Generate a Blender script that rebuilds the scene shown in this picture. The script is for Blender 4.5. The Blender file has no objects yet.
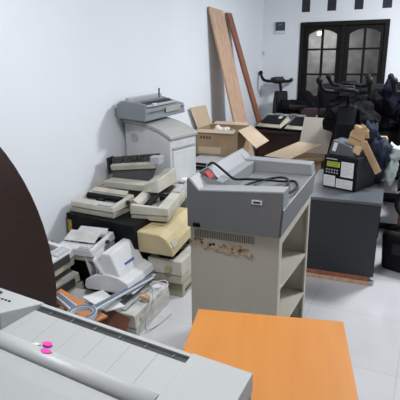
import bpy, bmesh, math, random
from mathutils import Vector, Matrix, Euler, noise
R = math.radians
random.seed(7)
scene = bpy.context.scene
COL = scene.collection

# ------------------------------------------------------------------ materials
def mat(name, c, rough=0.5, metal=0.0, var=0.0, scale=8.0, c2=None, bump=0.0, bscale=60.0, stretch=(1, 1, 1), spec=0.5, emit=0.0, trans=0.0):
    m = bpy.data.materials.new(name); m.use_nodes = True
    nt = m.node_tree; b = nt.nodes['Principled BSDF']
    b.inputs['Roughness'].default_value = rough
    b.inputs['Metallic'].default_value = metal
    b.inputs['Specular IOR Level'].default_value = spec
    if trans: b.inputs['Transmission Weight'].default_value = trans
    tc = nt.nodes.new('ShaderNodeTexCoord'); mp = nt.nodes.new('ShaderNodeMapping')
    mp.inputs['Scale'].default_value = stretch
    nt.links.new(tc.outputs['Object'], mp.inputs['Vector'])
    n = nt.nodes.new('ShaderNodeTexNoise'); n.inputs['Scale'].default_value = scale
    n.inputs['Detail'].default_value = 5
    nt.links.new(mp.outputs[0], n.inputs['Vector'])
    r = nt.nodes.new('ShaderNodeValToRGB')
    r.color_ramp.elements[0].position = 0.35; r.color_ramp.elements[1].position = 0.68
    if c2 is None: c2 = tuple(max(0, x * (1 - var)) for x in c)
    r.color_ramp.elements[0].color = (*c2, 1); r.color_ramp.elements[1].color = (*c, 1)
    nt.links.new(n.outputs['Fac'], r.inputs['Fac'])
    nt.links.new(r.outputs['Color'], b.inputs['Base Color'])
    if bump:
        n2 = nt.nodes.new('ShaderNodeTexNoise'); n2.inputs['Scale'].default_value = bscale
        bp = nt.nodes.new('ShaderNodeBump'); bp.inputs['Strength'].default_value = bump; bp.inputs['Distance'].default_value = 0.01
        nt.links.new(mp.outputs[0], n2.inputs['Vector']); nt.links.new(n2.outputs['Fac'], bp.inputs['Height'])
        nt.links.new(bp.outputs[0], b.inputs['Normal'])
    if emit:
        b.inputs['Emission Color'].default_value = (*c, 1); b.inputs['Emission Strength'].default_value = emit
    return m

M = {}
M['wall'] = mat('wall_paint', (.80, .83, .865), .85, var=.03, scale=1.5, bump=.05, bscale=25)
M['ceil'] = mat('ceiling_paint', (.82, .82, .82), .9, var=.02)
M['cream'] = mat('cream_plastic', (.57, .545, .465), .5, var=.22, scale=7)
M['cream2'] = mat('aged_cream_plastic', (.52, .49, .39), .55, var=.28, scale=6)
M['white'] = mat('white_plastic', (.64, .65, .66), .45, var=.12, scale=6)
M['yellow'] = mat('yellowed_plastic', (.56, .46, .26), .5, var=.2, scale=5)
M['green'] = mat('greenish_plastic', (.42, .42, .28), .55, var=.2, scale=6)
M['grey'] = mat('grey_plastic', (.22, .24, .26), .45, var=.08, scale=5)
M['lgrey'] = mat('light_grey_plastic', (.42, .43, .44), .45, var=.06, scale=5)
M['taupe'] = mat('warm_grey_plastic', (.40, .40, .385), .45, var=.06, scale=5)
M['dirty'] = mat('dusty_white_plastic', (.62, .62, .58), .6, var=.28, scale=12)
M['black'] = mat('black_plastic', (.007, .0075, .009), .5, var=.3, scale=10, spec=.15)
M['rubber'] = mat('black_rubber', (.009, .009, .010), .6, var=.2, scale=20, spec=.2)
M['dark'] = mat('dark_grey_metal', (.018, .021, .027), .45, var=.12, scale=6)
M['darktop'] = mat('lighter_grey_top', (.10, .11, .125), .35, var=.2, scale=5)  # desk top, lighter than the desk body; also the adapter case
M['steel'] = mat('steel', (.45, .46, .47), .3, metal=.9, var=.15, scale=20)
M['card'] = mat('cardboard', (.43, .30, .18), .85, var=.2, scale=5, bump=.15, bscale=40)
M['cardL'] = mat('pale_cardboard', (.62, .49, .35), .85, var=.12, scale=5, bump=.1, bscale=40)
M['cardG'] = mat('greyed_cardboard', (.60, .56, .48), .85, var=.08, scale=4)
M['kraft'] = mat('torn_kraft', (.50, .33, .18), .85, var=.25, scale=10, bump=.4, bscale=30)
M['pine'] = mat('pine_board', (.60, .41, .29), .6, c2=(.47, .30, .20), scale=5, stretch=(6, 6, .7))
M['redwood'] = mat('red_brown_timber', (.33, .13, .075), .55, c2=(.22, .085, .05), scale=5, stretch=(6, 6, .7))
M['orange'] = mat('orange_laminate', (.57, .225, .048), .33, c2=(.53, .205, .042), scale=3, stretch=(10, 1, 1))
M['orangeW'] = mat('orange_brown_board', (.58, .24, .09), .5, var=.2, scale=6)
M['brownW'] = mat('brown_board', (.17, .065, .032), .5, var=.25, scale=8)
M['wenge'] = mat('dark_brown_laminate', (.030, .013, .010), .38, c2=(.022, .009, .007), scale=3, stretch=(1, 1, 12))
M['frame'] = mat('dark_window_wood', (.011, .009, .009), .5, spec=.2, var=.3, scale=8)
M['fore'] = mat('printer_grey_shell', (.44, .45, .44), .42, var=.04, scale=3)
M['foreD'] = mat('printer_side_grey', (.27, .28, .27), .45, var=.05, scale=5)
M['slot'] = mat('slot_dark_grey', (.05, .052, .05), .5, var=.2, scale=20)
M['cab'] = mat('cabinet_beige', (.58, .545, .455), .42, var=.06, scale=3)
M['headF'] = mat('head_shaded_grey', (.175, .182, .19), .45, var=.05, scale=4)  # darker copy of the head grey, shade of the upright faces put into the colour
M['headT'] = mat('head_lit_grey', (.27, .28, .29), .45, var=.06, scale=5)  # lighter copy for the rim, light from above put into the colour
M['paper'] = mat('paper', (.74, .74, .73), .8, var=.06, scale=20)
M['pink'] = mat('pink_sticker', (.95, .05, .45), .5, var=.05)
M['red'] = mat('red_rocker', (.36, .02, .03), .7, var=.1)
M['lcd'] = mat('lcd_green', (.42, .52, .05), .35, var=.1, scale=30)
M['blue'] = mat('logo_blue', (.03, .08, .35), .5, var=.1)
M['ylab'] = mat('yellow_label', (.70, .50, .08), .6, c2=(.2, .12, .03), scale=40)
M['navy'] = mat('navy_cloth', (.008, .009, .019), .9, spec=.1, var=.3, scale=12, bump=.4, bscale=50)
M['denim'] = mat('blue_grey_cloth', (.032, .042, .065), .9, spec=.1, var=.35, scale=14, bump=.5, bscale=50)
M['drape'] = mat('black_drape', (.008, .008, .010), .9, spec=.1, var=.3)
M['maroon'] = mat('maroon_vinyl', (.055, .028, .034), .45, var=.2, scale=10)
M['bracket'] = mat('blue_grey_metal', (.16, .19, .24), .38, metal=.2, var=.1, scale=8)
M['bracketE'] = mat('pale_edge_metal', (.56, .60, .66), .4, var=.06, scale=8)
M['tan'] = mat('tan_sponge', (.62, .40, .22), .8, var=.3, scale=40)
M['screenblue'] = mat('intercom_screen', (.035, .06, .10), .3, var=.2, scale=30)
M['whitepl'] = mat('white_trim', (.80, .80, .80), .5, var=.03)
M['bag'] = mat('white_carrier_bag', (.50, .58, .56), .5, var=.2, scale=15)
M['bronze'] = mat('tan_knob', (.42, .36, .22), .5, var=.2, scale=30)
M['porch'] = mat('porch_render', (.42, .42, .40), .9, c2=(.25, .25, .24), scale=7)
M['vent'] = mat('vent_dark', (.016, .018, .025), .6, var=.2)

def glass_mat(name, tint=(.9, .9, .9)):
    m = bpy.data.materials.new(name); m.use_nodes = True; nt = m.node_tree
    for n in list(nt.nodes):
        if n.type != 'OUTPUT_MATERIAL': nt.nodes.remove(n)
    out = nt.nodes['Material Output']
    t = nt.nodes.new('ShaderNodeBsdfTransparent'); t.inputs[0].default_value = (*tint, 1)
    g = nt.nodes.new('ShaderNodeBsdfGlossy'); g.inputs['Roughness'].default_value = .03
    f = nt.nodes.new('ShaderNodeFresnel'); f.inputs[0].default_value = 1.5
    mx = nt.nodes.new('ShaderNodeMixShader')
    nt.links.new(f.outputs[0], mx.inputs[0]); nt.links.new(t.outputs[0], mx.inputs[1]); nt.links.new(g.outputs[0], mx.inputs[2])
    nt.links.new(mx.outputs[0], out.inputs[0]); return m
M['glass'] = glass_mat('window_glass', (.8, .8, .8))

def floor_mat():
    m = bpy.data.materials.new('glossy_white_tile'); m.use_nodes = True; nt = m.node_tree; b = nt.nodes['Principled BSDF']
    tc = nt.nodes.new('ShaderNodeTexCoord'); br = nt.nodes.new('ShaderNodeTexBrick')
    br.offset = 0; br.inputs['Scale'].default_value = 1
    br.inputs['Brick Width'].default_value = .6; br.inputs['Row Height'].default_value = .6
    br.inputs['Mortar Size'].default_value = .0025
    br.inputs['Color1'].default_value = (.56, .56, .57, 1); br.inputs['Color2'].default_value = (.54, .54, .55, 1)
    br.inputs['Mortar'].default_value = (.44, .44, .44, 1)
    n = nt.nodes.new('ShaderNodeTexNoise'); n.inputs['Scale'].default_value = 3; n.inputs['Detail'].default_value = 8
    mx = nt.nodes.new('ShaderNodeMix'); mx.data_type = 'RGBA'; mx.blend_type = 'MULTIPLY'; mx.inputs[0].default_value = .18
    nt.links.new(tc.outputs['Object'], br.inputs['Vector']); nt.links.new(tc.outputs['Object'], n.inputs['Vector'])
    nt.links.new(br.outputs['Color'], mx.inputs[6]); nt.links.new(n.outputs['Fac'], mx.inputs[7])
    nt.links.new(mx.outputs[2], b.inputs['Base Color'])
    b.inputs['Roughness'].default_value = .12
    return m
M['floor'] = floor_mat()

def worn_mat():
    # torn sticker residue: an irregular patch with a shape of its own
    m = bpy.data.materials.new('torn_sticker_residue'); m.use_nodes = True; nt = m.node_tree; b = nt.nodes['Principled BSDF']
    tc = nt.nodes.new('ShaderNodeTexCoord'); n = nt.nodes.new('ShaderNodeTexNoise')
    n.inputs['Scale'].default_value = 38; n.inputs['Detail'].default_value = 6
    r = nt.nodes.new('ShaderNodeValToRGB'); e = r.color_ramp.elements
    e[0].position = .28; e[0].color = (.06, .04, .03, 1); e[1].position = .62; e[1].color = (.58, .50, .40, 1)
    a = e.new(.38); a.color = (.28, .16, .08, 1); c = e.new(.48); c.color = (.52, .37, .23, 1)
    nt.links.new(tc.outputs['Object'], n.inputs['Vector']); nt.links.new(n.outputs['Fac'], r.inputs['Fac'])
    nt.links.new(r.outputs[0], b.inputs['Base Color']); b.inputs['Roughness'].default_value = .8
    return m
M['worn'] = worn_mat()

# ------------------------------------------------------------------ geometry
class MB:
    def __init__(s): s.v = []; s.f = []
    def add(s, vs, fs):
        o = len(s.v); s.v += [tuple(v) for v in vs]; s.f += [tuple(i + o for i in f) for f in fs]; return s
    def box(s, x0, y0, z0, x1, y1, z1, tp=0.0):
        t = tp
        return s.hexa([(x0, y0, z0), (x1, y0, z0), (x1, y1, z0), (x0, y1, z0)], [(x0 + t, y0 + t, z1), (x1 - t, y0 + t, z1), (x1 - t, y1 - t, z1), (x0 + t, y1 - t, z1)])
    def hexa(s, b, t):
        return s.add(list(b) + list(t), [(3, 2, 1, 0), (4, 5, 6, 7), (0, 1, 5, 4), (1, 2, 6, 5), (2, 3, 7, 6), (3, 0, 4, 7)])
    def tray(s, ob, ot, it, ib):
        v = list(ob) + list(ot) + list(it) + list(ib); f = [(3, 2, 1, 0)]
        for a in (0, 4, 8):
            for i in range(4): j = (i + 1) % 4; f.append((a + i, a + j, a + 4 + j, a + 4 + i))
        f.append((12, 13, 14, 15)); return s.add(v, f)
    def prism(s, prof, a0, a1, axis='x'):
        # prof in the two other axes, extruded along axis
        n = len(prof); mk = {'x': lambda p, a: (a, p[0], p[1]), 'y': lambda p, a: (p[0], a, p[1]), 'z': lambda p, a: (p[0], p[1], a)}[axis]
        v = [mk(p, a0) for p in prof] + [mk(p, a1) for p in prof]
        f = [tuple(range(n))[::-1], tuple(range(n, 2 * n))] + [(i, (i + 1) % n, n + (i + 1) % n, n + i) for i in range(n)]
        return s.add(v, f)
    def cyl(s, p0, p1, r, r1=None, n=14):
        p0, p1 = Vector(p0), Vector(p1); d = (p1 - p0).normalized(); r1 = r if r1 is None else r1
        u = d.orthogonal().normalized(); w = d.cross(u)
        v = [p0 + (u * math.cos(2 * math.pi * i / n) + w * math.sin(2 * math.pi * i / n)) * r for i in range(n)]
        v += [p1 + (u * math.cos(2 * math.pi * i / n) + w * math.sin(2 * math.pi * i / n)) * r1 for i in range(n)]
        return s.add(v, [tuple(range(n))[::-1], tuple(range(n, 2 * n))] + [(i, (i + 1) % n, n + (i + 1) % n, n + i) for i in range(n)])
    def tube(s, pts, r, n=8, closed=False, smooth=3):
        pts = [Vector(p) for p in pts]
        if smooth and len(pts) > 2:
            out = []; m = len(pts)
            rng = range(m) if closed else range(m - 1)
            for i in rng:
                g = lambda k: pts[k % m] if closed else pts[max(0, min(m - 1, k))]
                a, b, c, d = g(i - 1), g(i), g(i + 1), g(i + 2)
                for k in range(smooth):
                    t = k / smooth
                    out.append(.5 * ((2 * b) + (c - a) * t + (2 * a - 5 * b + 4 * c - d) * t * t + (3 * b - a - 3 * c + d) * t ** 3))
            if not closed: out.append(pts[-1])
            pts = out
        m = len(pts); v = []; u = None
        for i, p in enumerate(pts):
            if closed: d = pts[(i + 1) % m] - pts[i - 1]
            else: d = pts[min(m - 1, i + 1)] - pts[max(0, i - 1)]
            d.normalize()
            u = d.orthogonal().normalized() if u is None else (u - d * u.dot(d)).normalized()
            w = d.cross(u)
            v += [p + (u * math.cos(2 * math.pi * k / n) + w * math.sin(2 * math.pi * k / n)) * r for k in range(n)]
        f = []
        for i in range(m if closed else m - 1):
            a, b = i * n, ((i + 1) % m) * n
            f += [(a + k, a + (k + 1) % n, b + (k + 1) % n, b + k) for k in range(n)]
        if not closed: f += [tuple(range(n))[::-1], tuple(range((m - 1) * n, m * n))]
        return s.add(v, f)
    def slab(s, q, t):
        q = [Vector(p) for p in q]; nn = (q[1] - q[0]).cross(q[2] - q[0]).normalized() * t
        return s.hexa(q, [p + nn for p in q])
    def crumple(s, c, size, seed=0, amp=.25, freq=2.5, nu=20, nv=12, flat=None):
        c = Vector(c); v = []; 
        for j in range(nv + 1):
            th = math.pi * j / nv
            for i in range(nu):
                ph = 2 * math.pi * i / nu
                d = Vector((math.sin(th) * math.cos(ph), math.sin(th) * math.sin(ph), math.cos(th)))
                k = 1 + amp * noise.noise(d * freq + Vector((seed * 7.3, seed, 0))) * 2 + amp * .5 * noise.noise(d * freq * 3 + Vector((seed, 3, 0)))
                p = Vector((d.x * size[0], d.y * size[1], d.z * size[2])) * k
                if flat is not None: p.z = max(p.z, flat)
                v.append(c + p)
        f = [(j * nu + i, j * nu + (i + 1) % nu, (j + 1) * nu + (i + 1) % nu, (j + 1) * nu + i) for j in range(nv) for i in range(nu)]
        return s.add(v, f)
    def build(s, name, m, parent=None, bevel=0.0, smooth=False, seg=2):
        me = bpy.data.meshes.new(name); me.from_pydata(s.v, [], s.f)
        bm = bmesh.new(); bm.from_mesh(me); bmesh.ops.remove_doubles(bm, verts=bm.verts, dist=1e-6)
        bmesh.ops.recalc_face_normals(bm, faces=bm.faces); bm.to_mesh(me); bm.free()
        o = bpy.data.objects.new(name, me); COL.objects.link(o)
        me.materials.append(M[m] if isinstance(m, str) else m)
        if smooth:
            for p in me.polygons: p.use_smooth = True
        if bevel:
            b = o.modifiers.new('bevel', 'BEVEL'); b.width = bevel; b.segments = seg; b.limit_method = 'ANGLE'; b.angle_limit = R(35)
        if parent: o.parent = parent
        return o

def tag(o, label, cat, group=None):
    o['label'] = label; o['category'] = cat
    if group: o['group'] = group
    return o
def thing(name, label, cat, loc, rot=(0, 0, 0), group=None):
    o = bpy.data.objects.new(name, None); COL.objects.link(o); o.empty_display_size = .05
    o.location = loc; o.rotation_euler = tuple(R(a) for a in rot); return tag(o, label, cat, group)
def struct(o): o['kind'] = 'structure'; return o
def dup(root, loc, rot, label, group=None):
    def cp(o, p):
        c = o.copy(); COL.objects.link(c); c.parent = p
        for ch in o.children: cp(ch, c)
        return c
    r = cp(root, None); r.location = loc; r.rotation_euler = tuple(R(a) for a in rot); r['label'] = label
    if group: r['group'] = group
    return r

# ------------------------------------------------------------------ the room
WX, BY, CZ, RX, FY = -2.43, 7.2, 3.15, 2.6, -2.6
struct(MB().box(WX - .15, FY - .15, -.12, RX + .15, BY + .15, 0).build('floor', 'floor'))
struct(MB().box(WX - .15, FY - .15, CZ, RX + .15, BY + .15, CZ + .12).build('ceiling', 'ceil'))
struct(MB().box(WX - .15, FY - .15, 0, WX, BY + .15, CZ).build('wall_left', 'wall'))
struct(MB().box(RX, FY - .15, 0, RX + .15, BY + .15, CZ).build('wall_right', 'wall'))
struct(MB().box(WX, FY - .15, 0, RX, FY, CZ).build('wall_front', 'wall'))
# back wall with the window opening and four vent slots
xs = [WX, -1.85, -1.729, -1.487, -1.362, -1.118, -.999, -.753, -.632, RX]
b = MB()
b.box(WX, BY, 0, -1.85, BY + .15, 2.155).box(-.632, BY, 0, RX, BY + .15, 2.155)
b.box(WX, BY, 2.155, RX, BY + .15, 2.295).box(WX, BY, 2.66, RX, BY + .15, CZ)
for i in range(0, 9, 2): b.box(xs[i], BY, 2.295, xs[i + 1], BY + .15, 2.66)
struct(b.build('wall_back', 'wall'))
for i in range(4):
    t = MB(); x0, x1 = xs[1 + 2 * i], xs[2 + 2 * i]
    t.tray([(x0, BY + .01, 2.295), (x1, BY + .01, 2.295), (x1, BY + .01, 2.66), (x0, BY + .01, 2.66)], [(x0, BY + .05, 2.295), (x1, BY + .05, 2.295), (x1, BY + .05, 2.66), (x0, BY + .05, 2.66)],
           [(x0 + .01, BY + .05, 2.31), (x1 - .01, BY + .05, 2.31), (x1 - .01, BY + .05, 2.645), (x0 + .01, BY + .05, 2.645)], [(x0 + .01, BY + .04, 2.31), (x1 - .01, BY + .04, 2.31), (x1 - .01, BY + .04, 2.645), (x0 + .01, BY + .04, 2.645)])
    struct(t.build('vent_shade_%d' % (i + 1), 'vent'))  # dark panel stands in for the unlit space behind each slot
# window: dark timber frame, two casements with arched glass
W = bpy.data.objects.new('window_1', None); COL.objects.link(W); W.location = (0, 0, 0); struct(W)
X0, X1, XM, ZT = -1.85, -.632, -1.243, 2.155
f = MB().box(X0, BY - .02, 0, X0 + .055, BY + .12, ZT).box(X1 - .055, BY - .02, 0, X1, BY + .12, ZT).box(X0 + .055, BY - .02, ZT - .055, X1 - .055, BY + .12, ZT).box(XM - .03, BY - .01, 0, XM + .03, BY + .12, ZT - .055)
f.build('window_frame', 'frame', W, .004)
for (a, c) in ((X0 + .055, XM - .03), (XM + .03, X1 - .055)):
    s = MB(); y0, y1 = BY + .02, BY + .07; st = .055; zt = ZT - .055
    s.box(a, y0, .0, a + st, y1, zt).box(c - st, y0, .0, c, y1, zt).box(a + st, y0, 0, c - st, y1, 1.12)
    # arched head rail
    n = 10; prof = [(a + st, zt), (c - st, zt)]
    for k in range(n + 1):
        u = 1 - 2 * k / n; x = (a + c) / 2 + u * ((c - a) / 2 - st); prof.append((x, zt - .115 + .065 * (1 - u * u)))
    s.prism(prof, y0, y1, 'y')
    xm = (a + c) / 2
    s.box(xm - .016, y0 + .01, 1.12, xm + .016, y1 - .01, zt - .05)
    for z in (1.43, 1.78): s.box(a + st, y0 + .012, z - .014, c - st, y1 - .012, z + .014)
    sa = s.build('casement', 'frame', W)
    MB().box(a + st - .01, BY + .042, 1.11, c - st + .01, BY + .046, zt - .04).build('pane', 'glass', sa)
# porch outside
struct(MB().box(WX - 1, 9.1, -.1, RX, 9.25, 2.32).build('wall_porch', 'porch'))
struct(MB().box(WX - 1, BY + .15, -.12, RX, 9.25, 0).build('floor_porch', 'porch'))
struct(MB().box(WX - 1, BY + .15, 2.22, RX, 9.25, 2.28).build('ceiling_porch', 'vent'))
b = MB(); b.crumple((0, 0, 0), (.034, .034, .034), amp=0)
t = thing('porch_lamp', 'glowing round lamp seen through the top of the window', 'lamp', (-1.87, 8.55, 2.065))
M['bulb'] = mat('lamp_glow', (1, 1, .97), .5, emit=30)
b.build('bulb', 'bulb', t, smooth=True)
MB().cyl((0, 0, .034), (0, 0, .155), .02).build('lamp_holder', 'vent', t)
# ceiling lamps: the back one inferred from shadows, the front one added for fill
M['tube'] = mat('ceiling_lamp_glow', (1, 1, 1), .5, emit=6)
def ceiling_lamp(x, y, label):
    t = thing('ceiling_lamp', label, 'lamp', (x, y, CZ), group='round ceiling lamps')
    MB().cyl((0, 0, -.04), (0, 0, 0), .15, n=28).build('lamp_base', 'whitepl', t)
    MB().cyl((0, 0, -.07), (0, 0, -.04), .12, .14, n=28).build('diffuser', 'tube', t)
    return t
ceiling_lamp(.5, 5.0, 'round white ceiling lamp over the dark desk and bicycles')
ceiling_lamp(-.75, 1.5, 'round white fill lamp added over the orange table')

# intercom box and small switch on the back wall
t = thing('wall_panel', 'small blue-screened panel in a white surround on the back wall', 'intercom', (-2.148, BY, 2.105))
MB().box(-.085, -.03, -.085, .085, 0, .08).build('housing', 'whitepl', t, .006)
MB().box(-.072, -.036, -.052, .072, -.03, .068).build('screen', 'screenblue', t)
b = MB()
for k in range(5): b.box(-.03 + k * .011, -.0375, .02 + .003 * k, -.022 + k * .011, -.036, .028 + .003 * k)
b.build('screen_mark', 'lgrey', t)
t = thing('light_switch', 'tiny white switch low on the wall near the room corner', 'switch', (-2.40, BY, 1.745))
MB().box(-.02, -.012, -.045, .02, 0, .045).build('switch_plate', 'whitepl', t, .003)
MB().box(-.008, -.017, -.012, .008, -.012, .012).build('rocker', 'lgrey', t)

# ------------------------------------------------------------------ printers
def heading(deg, w): a = R(deg); return (math.cos(a) * w, math.sin(a) * w)
def dot_matrix(label, loc, rot, w, d, h, body='cream', cav=.55, group='old printers in the heap', base='cream2', cover=False, guts=False, mouth=False, fslope=.72, name='dot_matrix_printer'):
    t = thing(name, label, 'printer', loc, rot, group)
    hb = h * .36
    MB().box(.006, .006, 0, w - .006, d - .006, hb).build('base', base, t, .004)
    f1, f2 = h * fslope, h
    cx0, cx1, cy0, cy1 = .06 * w, .90 * w, .30 * d, .80 * d
    zf = lambda y: f1 + (f2 - f1) * min(1, y / (.3 * d))
    b = MB()
    b.tray([(0, 0, hb + .003), (w, 0, hb + .003), (w, d, hb + .003), (0, d, hb + .003)],
           [(.004, .006, f1), (w - .004, .006, f1), (w - .004, d - .004, f2), (.004, d - .004, f2)],
           [(cx0, cy0, f1 + (f2 - f1) * .32), (cx1, cy0, f1 + (f2 - f1) * .32), (cx1, cy1, f1 + (f2 - f1) * .8), (cx0, cy1, f1 + (f2 - f1) * .8)],
           [(cx0 + .008, cy0 + .006, h * (1 - cav)), (cx1 - .008, cy0 + .006, h * (1 - cav)), (cx1 - .008, cy1 - .006, h * (1 - cav)), (cx0 + .008, cy1 - .006, h * (1 - cav))])
    b.build('body', body, t, .005)
    yp = .62 * d; zp = h * .82
    MB().cyl((cx0 + .01, yp, zp), (cx1 - .01, yp, zp), h * .2).build('platen', 'rubber', t, smooth=False)
    MB().cyl((cx0, .40 * d, h * .66), (cx1, .40 * d, h * .66), .006, n=8).build('carriage_rail', 'steel', t)
    MB().box(.42 * w, .34 * d, h * .5, .56 * w, .5 * d, h * .86).build('print_head', 'black', t, .003)
    MB().cyl((w, yp, h * .72), (w + .018, yp, h * .72), h * .13).build('platen_knob', 'dark', t)
    b = MB().slab([(.62 * w, .03 * d, f1 + .003), (.93 * w, .03 * d, f1 + .003), (.93 * w, .24 * d, f1 + (f2 - f1) * .24 + .004), (.62 * w, .24 * d, f1 + (f2 - f1) * .24 + .004)], .003)
    cp = b.build('control_panel', 'lgrey', t)
    b = MB()
    for k in range(3): b.box((.66 + k * .08) * w, .09 * d, f1 + .004, (.70 + k * .08) * w, .16 * d, f1 + .012)
    b.build('buttons', 'white', cp)
    b = MB().slab([(cx0, .82 * d, h - .002), (cx1, .82 * d, h - .002), (cx1 - .01, .96 * d, h + .022), (cx0 + .01, .96 * d, h + .022)], .004)
    b.build('paper_guide', body, t)
    if cover:
        MB().slab([(cx0, .28 * d, h + .004), (cx1, .28 * d, h + .004), (cx1, .62 * d, h + .035), (cx0, .62 * d, h + .035)], .004).build('lid', 'dirty', t)
    if mouth:
        MB().box(.10 * w, -.003, h * .30, .86 * w, .008, h * .62).build('paper_mouth', 'slot', t)
    if guts:
        b = MB()
        rr = random.Random(int(w * 1000 + d * 77))
        for k in range(14):
            x = cx0 + .02 + rr.random() * (cx1 - cx0 - .06); y = cy0 + .01 + rr.random() * (cy1 - cy0 - .05); z = h * (1 - cav) 
            b.box(x, y, z, x + .02 + rr.random() * .02, y + .02 + rr.random() * .015, z + h * .3 + rr.random() * h * .35)
        b.build('mechanism', 'steel', t)
    return t

# low black cabinet against the left wall carrying the first cream printer
t = thing('equipment_case', 'low black metal case with a yellow label against the left wall', 'case', (-2.40, 2.60, 0), (0, 0, -4))
MB().box(0, 0, 0, .64, .40, .55).build('body', 'black', t, .006)
MB().box(.012, -.003, .40, .05, 0, .50).build('label_plate', 'ylab', t)
MB().box(.08, -.002, .03, .62, 0, .035).build('seam', 'dark', t)

dot_matrix('cream dot matrix printer with black roller on the black case by the wall', (-2.375, 2.63, .553), (0, 0, -2), .405, .27, .115)

# carton below the open printer
def plain_carton(label, loc, rot, w, d, h, m='card', name='cardboard_carton', group=None):
    t = thing(name, label, 'carton', loc, rot, group)
    MB().box(0, 0, 0, w, d, h).build('body', m, t, .003)
    MB().box(w * .42, -.001, h * .55, w * .58, d + .001, h + .001).build('packing_tape', 'cardL', t)
    return t
plain_carton('closed brown carton against the wall under the opened printer', (-2.42, 2.99, 0), (0, 0, 0), .33, .34, .655)

# the opened printer with the lifted mechanism
t = thing('opened_printer', 'opened cream printer with its dark inner mechanism exposed, behind the black case', 'printer', (-2.30, 2.955, .67), (2, 0, 3))
w, d = .46, .34
MB().box(0, 0, 0, w - .09, .12, .055).build('front_tray', 'cream', t, .006)
b = MB().box(0, .12, 0, w - .09, d, .05); b.build('base', 'cream2', t, .004)
MB().hexa([(w - .09, 0, 0), (w + .03, .0, 0), (w + .03, d, 0), (w - .09, d, 0)], [(w - .09, 0, .06), (w + .02, .03, .10), (w + .02, d, .125), (w - .09, d, .10)]).build('side_housing', 'cream', t, .006)
MB().slab([(.0, .13, .05), (w - .09, .13, .05), (w - .06, .17, .165), (.0, .17, .115)], .006).build('inner_cover', 'slot', t)
fr = MB()
fr.slab([(-.01, .14, .105), (w - .06, .14, .155), (w - .06, .19, .17), (-.01, .19, .12)], .045)
fr.build('lifted_bar', 'cream', t, .004)
b = MB(); rr = random.Random(5)
for k in range(15):
    x = -.01 + k * (w - .05) / 15; z = .155 + .06 * k / 15
    b.box(x, .16, z, x + .012 + rr.random() * .014, .20, z + .025 + rr.random() * .03)
b.slab([(-.03, .205, .15), (w - .05, .205, .21), (w - .05, .21, .265), (-.03, .21, .205)], .006)
b.build('mechanism', 'slot', t)
MB().slab([(-.045, .13, .07), (-.045, .22, .07), (-.045, .22, .21), (-.045, .13, .21)], .012).build('end_plate', 'dark', t)
b = MB().box(w - .10, .13, .19, w - .02, .22, .25); b.build('ribbon_box', 'lgrey', t, .004)

# wide cream printer C
hdg = 104
dot_matrix('wide cream printer with a black roller, topmost above the yellowed printer', (-1.600, 2.765, .535), (0, -1.5, 104), .64, .29, .115, cav=.6, fslope=.85)
# yellowed printer D
t = thing('covered_printer', 'yellowed beige closed printer sandwiched between two cream printers', 'printer', (-1.495, 2.63, .335), (1, -5, 95), 'old printers in the heap')
prof = [(0, 0), (.012, .07), (.05, .125), (.10, .155), (.27, .162), (.30, .13), (.31, 0)]
MB().prism(prof, 0, .52, 'x').build('body', 'yellow', t, .008)
MB().slab([(.03, .006, .055), (.10, .006, .055), (.10, .028, .10), (.03, .028, .10)], .004).build('button_panel', 'cream2', t)
MB().slab([(.14, .125, .161), (.48, .125, .161), (.48, .235, .163), (.14, .235, .163)], .003).build('lid', 'yellow', t)
# open printer E and greenish F beneath
o = dot_matrix('white open printer showing its mechanism, under the yellowed printer', (-1.445, 2.66, .118), (0, 0, 95), .50, .27, .18, body='cream', cav=.62, guts=True, fslope=.95)
MB().cyl((-.018, .10, .115), (0, .10, .115), .026, n=18).build('feed_knob', 'bronze', o)
t = thing('flat_printer', 'small greenish beige unit lowest in the stack on the floor', 'printer', (-1.46, 2.70, 0), (0, 0, 95), 'old printers in the heap')
MB().box(0, 0, 0, .44, .28, .10).build('body', 'green', t, .006)
MB().box(.04, -.003, .03, .40, 0, .05).build('paper_slot', 'slot', t)

# bubble-jet style printer G with a blue mark
t = thing('inkjet_printer', 'white inkjet printer with arched side, rear feeder and blue mark', 'printer', (-1.632, 2.235, .205), (0, 4, 97), 'old printers in the heap')
prof = [(-.02, 0), (-.03, .035), (-.015, .075), (.05, .105), (.13, .118), (.22, .105), (.29, .065), (.30, .02), (.285, 0)]
MB().prism(prof, 0, .40, 'x').build('body', 'white', t, .006)
MB().prism([(-.034, .03), (-.03, .036), (-.02, .036), (-.02, .03)], .01, .39, 'x').build('seam', 'slot', t)
prof = [(.055, .10), (.085, .165), (.125, .235), (.155, .25), (.175, .235), (.185, .10)]
hd = MB().hexa([(.02, .035, .09), (.375, .035, .09), (.375, .21, .09), (.02, .21, .09)], [(.035, .125, .245), (.365, .125, .265), (.365, .19, .265), (.035, .19, .245)]).build('hood', 'white', t, .010, seg=3)
b = MB()
for k in range(5):
    x = .13 + k * .026; 
    b.slab([(x, .066, .150), (x + .021, .066, .1505), (x + .022, .0735, .162), (x + .001, .0735, .1615)], .004)
b.build('blue_mark', 'blue', hd).location = (0, -.003, 0)
MB().slab([(.02, .215, .09), (.17, .215, .09), (.15, .245, .245), (.03, .245, .225)], .008).build('sheet_feeder', 'white', t)
MB().slab([(.0, .165, .11), (.034, .165, .11), (.034, .235, .215), (.0, .235, .205)], .01).build('paper_guide', 'white', t)
MB().slab([(.04, .27, .06), (.34, .27, .06), (.32, .335, .20), (.06, .335, .20)], .006).build('paper_support', 'lgrey', t)
MB().box(.02, -.05, 0, .38, -.022, .012).build('output_lip', 'white', t, .003)

# low printer under the inkjet printer, toward the wall
dot_matrix('dusty low printer half hidden beneath the white inkjet printer', (-2.06, 2.13, 0), (0, 0, 5), .27, .42, .195, body='dirty', cav=.5)
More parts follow.
